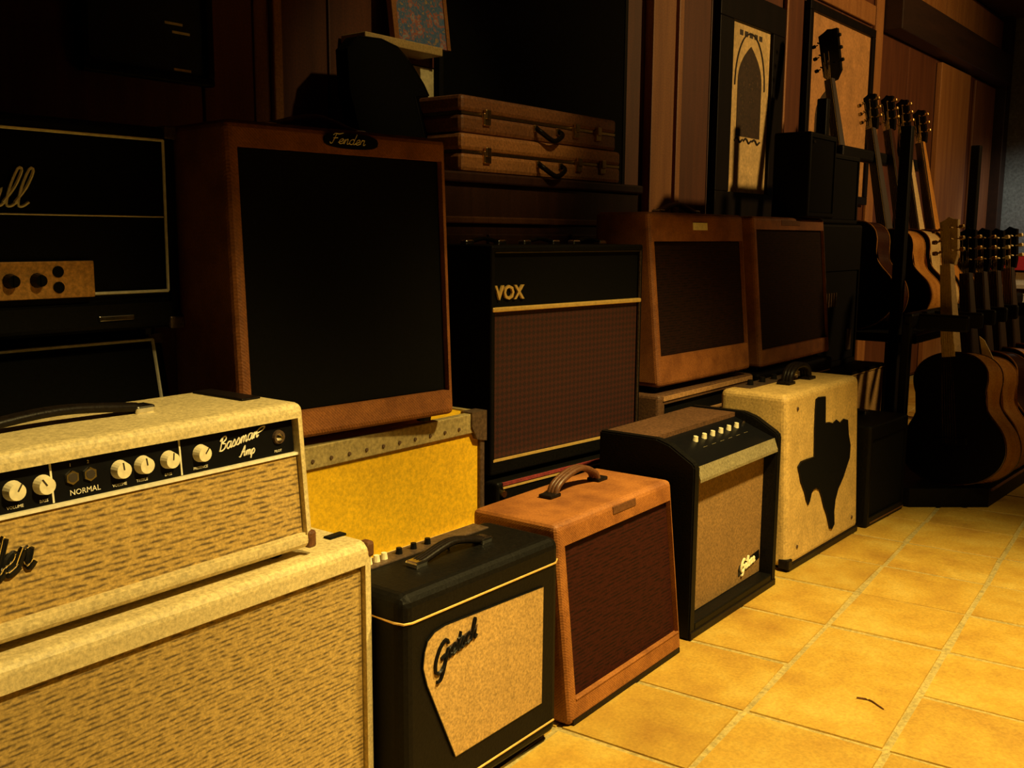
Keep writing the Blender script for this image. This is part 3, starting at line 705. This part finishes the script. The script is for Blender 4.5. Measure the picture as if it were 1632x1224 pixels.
# ------------------------------------------------------------------ small tweed in front
t = tweed_amp('small_tweed_amplifier', 'small tweed amplifier with an oxblood grille and leather handle, on the floor in front', (1.674, 1.148, 0), 1.4, .52, .441, .272, .045, (.030, .014, .052, .050), 'tweed', 'oxblood', footed=False, handle=False)
part('nameplate', flat(.232, .335, .415, .432, -.002, .004, .045, .441, .001), 'leather', t, 'worn dark nameplate')
part('kick_strip', flat(.014, .506, .0, .012, -.001, .006, .045, .441), 'black_leather', t)
part('edge_welt', flat(.03, .506, .0505, .0545, -.002, .006, .045, .441, .001), 'tweed', t)
bm = bmesh.new(); pts = smoothpts([(.20, .19, .442), (.215, .19, .466), (.265, .19, .484), (.32, .19, .488), (.375, .19, .466), (.39, .19, .442)], 5)
for s in (-1, 0, 1): tube(bm, [p+Vector((0, s*.009, 0)) for p in pts], .007, 8)
h = part('handle', bm, 'leather', t, None, True)
for x in (.19, .40): part('handle_bracket', B(x-.022, x+.022, .172, .208, .440, .450, bev=.003), 'black_leather', h)

# ------------------------------------------------------------------ black amplifier with sloped control panel
t = thing('slope_panel_amplifier', 'black amplifier with a bronze grille and sloped knob panel, beside the small tweed', 'amplifier', (2.257, 1.175, 0), .5)
W, H, D = .555, .525, .29
prof = [(0, 0), (D, 0), (D, H), (.115, H), (.075, H-.012), (.006, .472), (0, .462)]
for x0, x1 in ((0, .030), (W-.030, W)):
    bm = bmesh.new(); a = [bm.verts.new((x0, y, z)) for y, z in prof]; b = [bm.verts.new((x1, y, z)) for y, z in prof]
    bm.faces.new(a); bm.faces.new(b[::-1]); n = len(prof)
    for i in range(n): bm.faces.new((a[i], a[(i+1) % n], b[(i+1) % n], b[i]))
    bmesh.ops.bevel(bm, geom=bm.edges[:], offset=.004, segments=2, affect='EDGES'); part('side_panel', bm, 'black', t)
part('top_panel', B(.030, W-.030, .14, D, H-.02, H-.004), 'brown_vinyl', t); part('back_panel', B(.030, W-.030, D-.02, D-.002, .03, H-.02), 'black', t)
part('bottom_panel', B(.030, W-.030, .0, D, .0, .040, bev=.004), 'black', t)
part('baffle', B(.030, W-.030, .052, .06, .04, .44), 'black', t)
part('grille', B(.032, W-.032, .040, .052, .042, .44), 'bronze_grille', t)
def sloped(x0, x1, y0, z0, y1, z1, th):
    bm = bmesh.new(); hexa(bm, [(x0, y0, z0-th), (x1, y0, z0-th), (x1, y1, z1-th), (x0, y1, z1-th), (x0, y0, z0), (x1, y0, z0), (x1, y1, z1), (x0, y1, z1)]); return bm
part('front_strip', sloped(.031, W-.031, -.002, .426, .010, .458, .008), 'pale_metal', t, 'pale metal strip')
cp = part('control_panel', sloped(.031, W-.031, .010, .458, .14, .508, .01), 'black_panel', t)
kb = None
for k in range(6):
    x = .188+k*.0515
    bm = bmesh.new(); cyl(bm, (0, 0, 0), (0, -.002, .014), .0085, .0065, 12)
    o = part('knob', bm, 'cream', cp) if kb is None else dup(kb)
    if kb is None: kb = o
    else: bm.free()
    o.parent = cp; o.location = (x, .098, .4905)
    part('dial_mark', B(x-.012, x+.012, .066, .070, .4775, .4800), 'pale_metal', cp)
part('power_switch', Cy((.49, .098, .488), (.49, .092, .504), .005, .003, 8), 'chrome', cp)
part('logo_backing', Pr([(.375, .062), (.52, .085), (.515, .112), (.385, .098), (.372, .085)], .039, .047), 'black_panel', t)
bm = bmesh.new(); script_word(bm, 'G', .383, .037, .073, .034, .0034, .25, .12, wid=1.05); script_word(bm, 'ibson', .412, .037, .0775, .031, .0034, .25, .12, wid=1.02); part('logo_script', bm, 'cream', t, 'cream cursive letters')
part('kick_strip', B(.004, W-.004, -.003, .004, .0, .02, bev=.002), 'black_leather', t)

# ------------------------------------------------------------------ cream amplifier with state-shaped grille
t = thing('cream_amplifier', 'cream amplifier with a dark map-shaped grille cut-out, beside the sloped-panel amplifier', 'amplifier', (2.933, 1.194, .012), -1)
W, H, D, L = .606, .550, .255, .025
part('cabinet', shell(W, H, D, L, None, .01, .020, 4), 'cream_vinyl', t)
P = [(.217, .512), (.236, .516), (.292, .512), (.292, .462), (.292, .424), (.330, .420), (.360, .412), (.392, .420), (.425, .405), (.455, .414), (.492, .406), (.500, .355), (.518, .315), (.512, .272), (.455, .212), (.410, .180), (.384, .145), (.374, .105), (.378, .062), (.358, .050), (.340, .056), (.312, .112), (.290, .140), (.266, .184), (.248, .208), (.222, .219), (.196, .218), (.180, .208), (.168, .186), (.157, .176), (.142, .196), (.130, .222), (.112, .246), (.099, .262), (.088, .290), (.076, .314), (.098, .326), (.140, .326), (.204, .325), (.206, .420), (.212, .480)]
part('grille', Pr(P, -.003, .004, L, H), 'black_cloth', t, 'dark grille cut to the outline of a state map')
bm = bmesh.new(); tube(bm, [(x, -.002+L*z/H, z) for x, z in P+[P[0]]], .0030, 5); part('grille_edge', bm, 'black_leather', t)
for x, z in ((.075, .50), (.075, .055), (.545, .05)): part('screw', Cy((x, L*z/H-.003, z), (x, L*z/H+.002, z), .006, .006, 10), 'steel_dark', t)
bm = bmesh.new(); pts = smoothpts([(.24, .135, .552), (.252, .135, .585), (.29, .135, .604), (.35, .135, .604), (.388, .135, .585), (.40, .135, .552)], 5)
for s in (-1, 0, 1): tube(bm, [p+Vector((0, s*.011, 0)) for p in pts], .010, 8)
h = part('handle', bm, 'black_leather', t, None, True)
for x in (.235, .405): part('handle_bracket', B(x-.026, x+.026, .112, .158, .548, .560, bev=.003), 'black_leather', h)
part('control_plate', B(.06, W-.06, .178, .238, H-.002, H+.003, bev=.001), 'steel_dark', t)
for k in range(5): part('knob', Cy((.12+k*.09, .208, H+.003), (.12+k*.09, .208, H+.020), .011, .009, 10), 'black_plastic' if k < 4 else 'brass', t)
part('kick_strip', B(.008, W-.008, -.004, .01, -.012, .010, bev=.003), 'black_leather', t)
part('corner_guard', B(-.003, .030, -.006, .03, -.004, .028, bev=.005), 'black_leather', t)
feet(t, W, D, .012)

# ------------------------------------------------------------------ amplifiers beyond
t = thing('tan_amplifier', 'tan-fronted amplifier with a black top, peeking out behind the cream amplifier', 'amplifier', (4.08, 1.50, 0), 0)
W, H, D = .66, .470, .34
part('cabinet', shell(W, H, D, 0, (.02, .012, .03, .02), .012, .010), 'black', t)
part('front_panel', flat(.022, W-.014, .032, H-.022, .004, .008), 'tan_grille', t)
part('piping', flat(.01, W-.01, H-.018, H-.014, -.001, .004), 'gold', t)
t = thing('black_bass_amplifier', 'tall black amplifier with grey vents on the tan-fronted one, right of the tweed pair', 'amplifier', (4.12, 1.60, .472), 0)
W, H, D = .50, .63, .25
part('cabinet', shell(W, H, D, 0, (.02, .02, .03, .20), .014, .010), 'black', t)
part('grille', flat(.022, W-.022, .032, H-.202, .008, .006), 'black_cloth', t)
for k in range(7): part('vent_slot', flat(.04+k*.028, .05+k*.028, .275, .335, -.001, .006), 'steel_dark', t)
part('side_plate', flat(.37, .42, .07, .165, -.001, .006), 'steel_dark', t)
t = thing('practice_amplifier', 'low black amplifier on the floor right of the cream amplifier, by the guitar rack', 'amplifier', (3.575, 1.165, 0), -3)
W, H, D = .37, .375, .27
part('cabinet', shell(W, H, D, 0, (.02, .02, .035, .05), .014, .010), 'black', t)
part('grille', flat(.022, W-.022, .037, H-.052, .008, .006), 'black_cloth', t)
part('piping', flat(.03, W-.01, .012, .017, -.002, .004), 'leather', t)
strap_handle(t, .10, .27, .14, H, .022, .012)

# ------------------------------------------------------------------ guitar rack and guitars
t = thing('guitar_rack', 'black two-tier guitar rack on the tiled floor at the right', 'rack', (0, 0, 0))
bm = bmesh.new()
pts = [(3.975, 1.135), (4.18, .892), (6.1, .80), (6.1, 1.46), (4.0, 1.46)]
a = [bm.verts.new((x, y, 0)) for x, y in pts]; b = [bm.verts.new((x, y, .075)) for x, y in pts]
bm.faces.new(a[::-1]); bm.faces.new(b)
for i in range(5): bm.faces.new((a[i], a[(i+1) % 5], b[(i+1) % 5], b[i]))
part('base', bm, 'black', t)
bm = bmesh.new(); tube(bm, [(4.2, .888, .066), (6.1, .797, .066)], .006, 6); part('base_trim', bm, 'trim_wood', t)
for x in (4.78, 6.0):
    part('post', B(x, x+.05, 1.46, 1.51, 0, 1.55, bev=.006), 'black', t)
    part('post', B(x, x+.05, 1.86, 1.91, 0, 1.70, bev=.006), 'black', t)
part('upper_shelf', B(4.78, 6.05, 1.38, 1.91, .56, .60, bev=.006), 'black', t)
part('upper_rail', B(4.78, 6.05, 1.77, 1.82, 1.42, 1.48, bev=.012), 'black', t)
part('lower_rail', B(4.04, 6.0, 1.185, 1.225, .70, .755, bev=.012), 'black', t)
for k in range(6): part('divider', B(4.125+k*.21, 4.155+k*.21, 1.00, 1.20, .685, .75, bev=.01), 'black', t)
part('front_post', B(4.04, 4.075, 1.19, 1.225, .07, .72, bev=.005), 'black', t)
part('front_post', B(5.94, 5.975, 1.19, 1.225, .07, .72, bev=.005), 'black', t)

def outline(W, L, n=4):
    k = W/.40; q = L/.50
    h = [(0, 0), (.012, .09), (.05, .160), (.10, .194), (.15, .200), (.20, .186), (.26, .146), (.30, .130), (.34, .133), (.385, .143), (.43, .138), (.47, .105), (.492, .055), (.50, 0)]
    pts = smoothpts([(b*k, 0, a*q) for a, b in h], n)
    r = [(p.x, p.z) for p in pts]
    return r+[(-x, z) for x, z in r[-2:0:-1]]
def guitar(name, label, loc, rot, W=.41, L=.50, D=.115, neck=.36, side='guitar_sun', top='guitar_black', nk='rosewood', fb='rosewood', head='guitar_black', tun='brass', hw=.062, bind='guitar_sun', fb0=None, hl=.19, group=None):
    t = thing(name, label, 'guitar', loc); t.rotation_euler = [R(a) for a in rot]
    fb0 = fb0 or L*.74
    ol = outline(W, L)
    part('body', Pr(ol, .006, D), side, t)
    c = (0, L*.45)
    def inset(k): return [(c[0]+(x-c[0])*k, c[1]+(z-c[1])*k) for x, z in ol]
    part('soundboard', Pr(inset(.985), 0, .0065), top, t)
    bm = bmesh.new(); tube(bm, [(x, .004, z) for x, z in ol+[ol[0]]], .0035, 5); part('binding', bm, bind, t)
    bm = bmesh.new(); tube(bm, [(x, D-.003, z) for x, z in ol+[ol[0]]], .003, 5); part('binding', bm, bind, t)
    part('sound_hole', Cy((0, -.001, L*.63), (0, .003, L*.63), .05, .05, 20), 'black_cloth', t)
    part('bridge', B(-.07, .07, -.010, 0, L*.30, L*.30+.03, bev=.004), 'guitar_black', t)
    bm = bmesh.new(); hexa(bm, [(-.028, -.004, L-.02), (.028, -.004, L-.02), (.028, .045, L-.02), (-.028, .045, L-.02), (-.022, -.004, L+neck), (.022, -.004, L+neck), (.022, .018, L+neck), (-.022, .018, L+neck)])
    nko = part('neck', bm, nk, t)
    bm = bmesh.new(); hexa(bm, [(-.028, -.010, fb0), (.028, -.010, fb0), (.028, -.0035, fb0), (-.028, -.0035, fb0), (-.022, -.010, L+neck), (.022, -.010, L+neck), (.022, -.0035, L+neck), (-.022, -.0035, L+neck)])
    part('fretboard', bm, fb, nko)
    z0 = L+neck; z1 = z0+hl
    hp = [(-.022, z0), (.022, z0), (hw/2, z0+.04), (hw/2+.004, z1-.01), (hw*.25, z1-.004), (0, z1+.006), (-hw*.25, z1-.004), (-hw/2-.004, z1-.01), (-hw/2, z0+.04)]
    ho = part('headstock', Pr(hp, -.003, .014, .03, 1.14), head, t)
    for s in (-1, 1):
        for k in range(3):
            z = z0+hl*(.29+k*.24); bm = bmesh.new()
            cyl(bm, (s*hw*.5, .018, z), (s*(hw*.5+.018), .018, z), .003, .003, 6); box(bm, s*(hw*.5+.024)-.010, s*(hw*.5+.024)+.010, .010, .026, z-.008, z+.008, bev=.004)
            cyl(bm, (s*hw*.34, .01, z), (s*hw*.34, -.006, z), .004, .004, 6)
            part('tuner', bm, tun, ho)
    bm = bmesh.new()
    for k in range(6):
        a = (k-2.5)/2.5
        tube(bm, [(a*.028, -.012, L*.31), (a*.018, -.0125, z0), (a*.022, -.008, z0+.05+.045*(k % 3))], .0007, 3)
    part('strings', bm, 'brass', t)
    return t
ROT = (-6, -9.5, -106)
low = [
 (4.13, 1.018, 'dark-topped acoustic guitar with a pale maple neck and amber sides, nearest on the lower rack', dict(nk='maple', fb='maple', W=.44, L=.53, neck=.35, head='maple', hw=.07, side='guitar_sun', bind='guitar_dark', fb0=.56)),
 (4.36, 1.005, 'black-headed guitar with thin bright neck edge, second in the lower row behind the maple-necked one', dict(side='guitar_sun', neck=.34)),
 (4.56, .995, 'third guitar in the lower row, its black headstock beside the pale tuners', dict(side='guitar_dark', neck=.34)),
 (4.76, .985, 'fourth guitar in the lower row, with cream tuners against the far wall', dict(side='guitar_sun', tun='ivory', neck=.34)),
 (4.98, .975, 'farthest guitar of the lower row, its tuners in front of the grey end wall', dict(side='guitar_sun', tun='ivory', neck=.35)),
]
for x, y, lab_, kw in low:
    guitar('acoustic_guitar', lab_, (x, y, .078), ROT, group=None, **kw)
up = [
 (4.92, 1.69, 'tall dark guitar with a black headstock across the tan picture, first of the upper row', dict(W=.42, L=.54, neck=.74, hw=.105, hl=.27, side='guitar_dark', tun='black_plastic')),
 (5.10, 1.575, 'upper row guitar with an amber body edge, just right of the tall dark one', dict(side='guitar_sun', neck=.53)),
 (5.30, 1.55, 'middle guitar of the upper row, with a thin bright edge along its neck', dict(side='guitar_pale', neck=.54, nk='guitar_dark')),
 (5.50, 1.535, 'fourth guitar of the upper row, its neck banded with light', dict(side='guitar_sun', neck=.54, nk='maple')),
 (5.70, 1.51, 'last guitar of the upper row, beside the lighter pilaster', dict(side='guitar_dark', neck=.50, nk='guitar_sun')),
]
for x, y, lab_, kw in up:
    guitar('acoustic_guitar', lab_, (x, y, .602), (-5, -15, -104), **kw)

t = thing('bright_edge_band', 'added cream band for the lit shoulder of a guitar, right of the dark guitar face', 'bright edge', (4.335, 0, 0))  # pale band added where a guitar's upper side catches the light
bm = bmesh.new(); Q = [(1.010, .655), (.998, .600), (.985, .540), (.965, .485), (.935, .455), (.905, .470), (.930, .520), (.962, .590), (.990, .640)]
a = [bm.verts.new((.02*k_[1], k_[0], k_[1])) for k_ in Q]; b = [bm.verts.new((.02*k_[1]+.006, k_[0], k_[1])) for k_ in Q]
f0 = bm.faces.new(a); f1 = bm.faces.new(b[::-1])
for i in range(len(Q)): bm.faces.new((a[i], b[i], b[(i+1) % len(Q)], a[(i+1) % len(Q)]))
bmesh.ops.triangulate(bm, faces=[f0, f1]); part('band', bm, 'ivory', t)
for k in range(3): part('band_hole', Cy((.008, .965-.012*k, .545-.025*k), (.020, .965-.012*k, .545-.025*k), .005, .005, 8), 'leather', t)

# ------------------------------------------------------------------ far end of the room
t = thing('display_counter', 'far display counter with a red band and cream shelves by the end wall', 'counter', (9.45, 1.2, 0), 0)
part('body', B(0, .45, 0, 1.03, 0, .42), 'black', t)
part('shelf', B(0, .45, 0, 1.03, .44, .47), 'shelf', t); part('shelf', B(0, .45, 0, 1.03, .62, .65), 'shelf', t)
part('back_panel', B(.40, .45, 0, 1.03, .47, .78), 'shelf', t); part('red_band', B(-.02, .45, 0, 1.03, .775, .90, bev=.004), 'red', t, 'red band along the top')
mats = ['paper', 'red', 'ivory', 'black_plastic', 'red', 'ledge', 'ivory']
names = ['cream', 'red', 'ivory', 'black', 'dark red', 'straw', 'pale']
spots_ = ['left end of the upper counter shelf', 'upper counter shelf, second from the left', 'middle of the upper counter shelf', 'right part of the upper counter shelf', 'left end of the lower counter shelf', 'middle of the lower counter shelf', 'right part of the lower counter shelf']
for k in range(7):
    z = .651 if k < 4 else .471; y = .95-(k % 4)*.10-(.03 if k > 3 else 0)
    b_ = thing('carton', 'small %s carton on the %s, far right' % (names[k], spots_[k]), 'box', (9.47, 1.2+y-.08, z))
    part('box', B(0, .12, 0, .075, 0, .095+.012*(k % 2)), mats[k], b_); part('lid', B(-.003, .123, -.003, .078, .095+.012*(k % 2), .105+.012*(k % 2)), mats[k], b_)
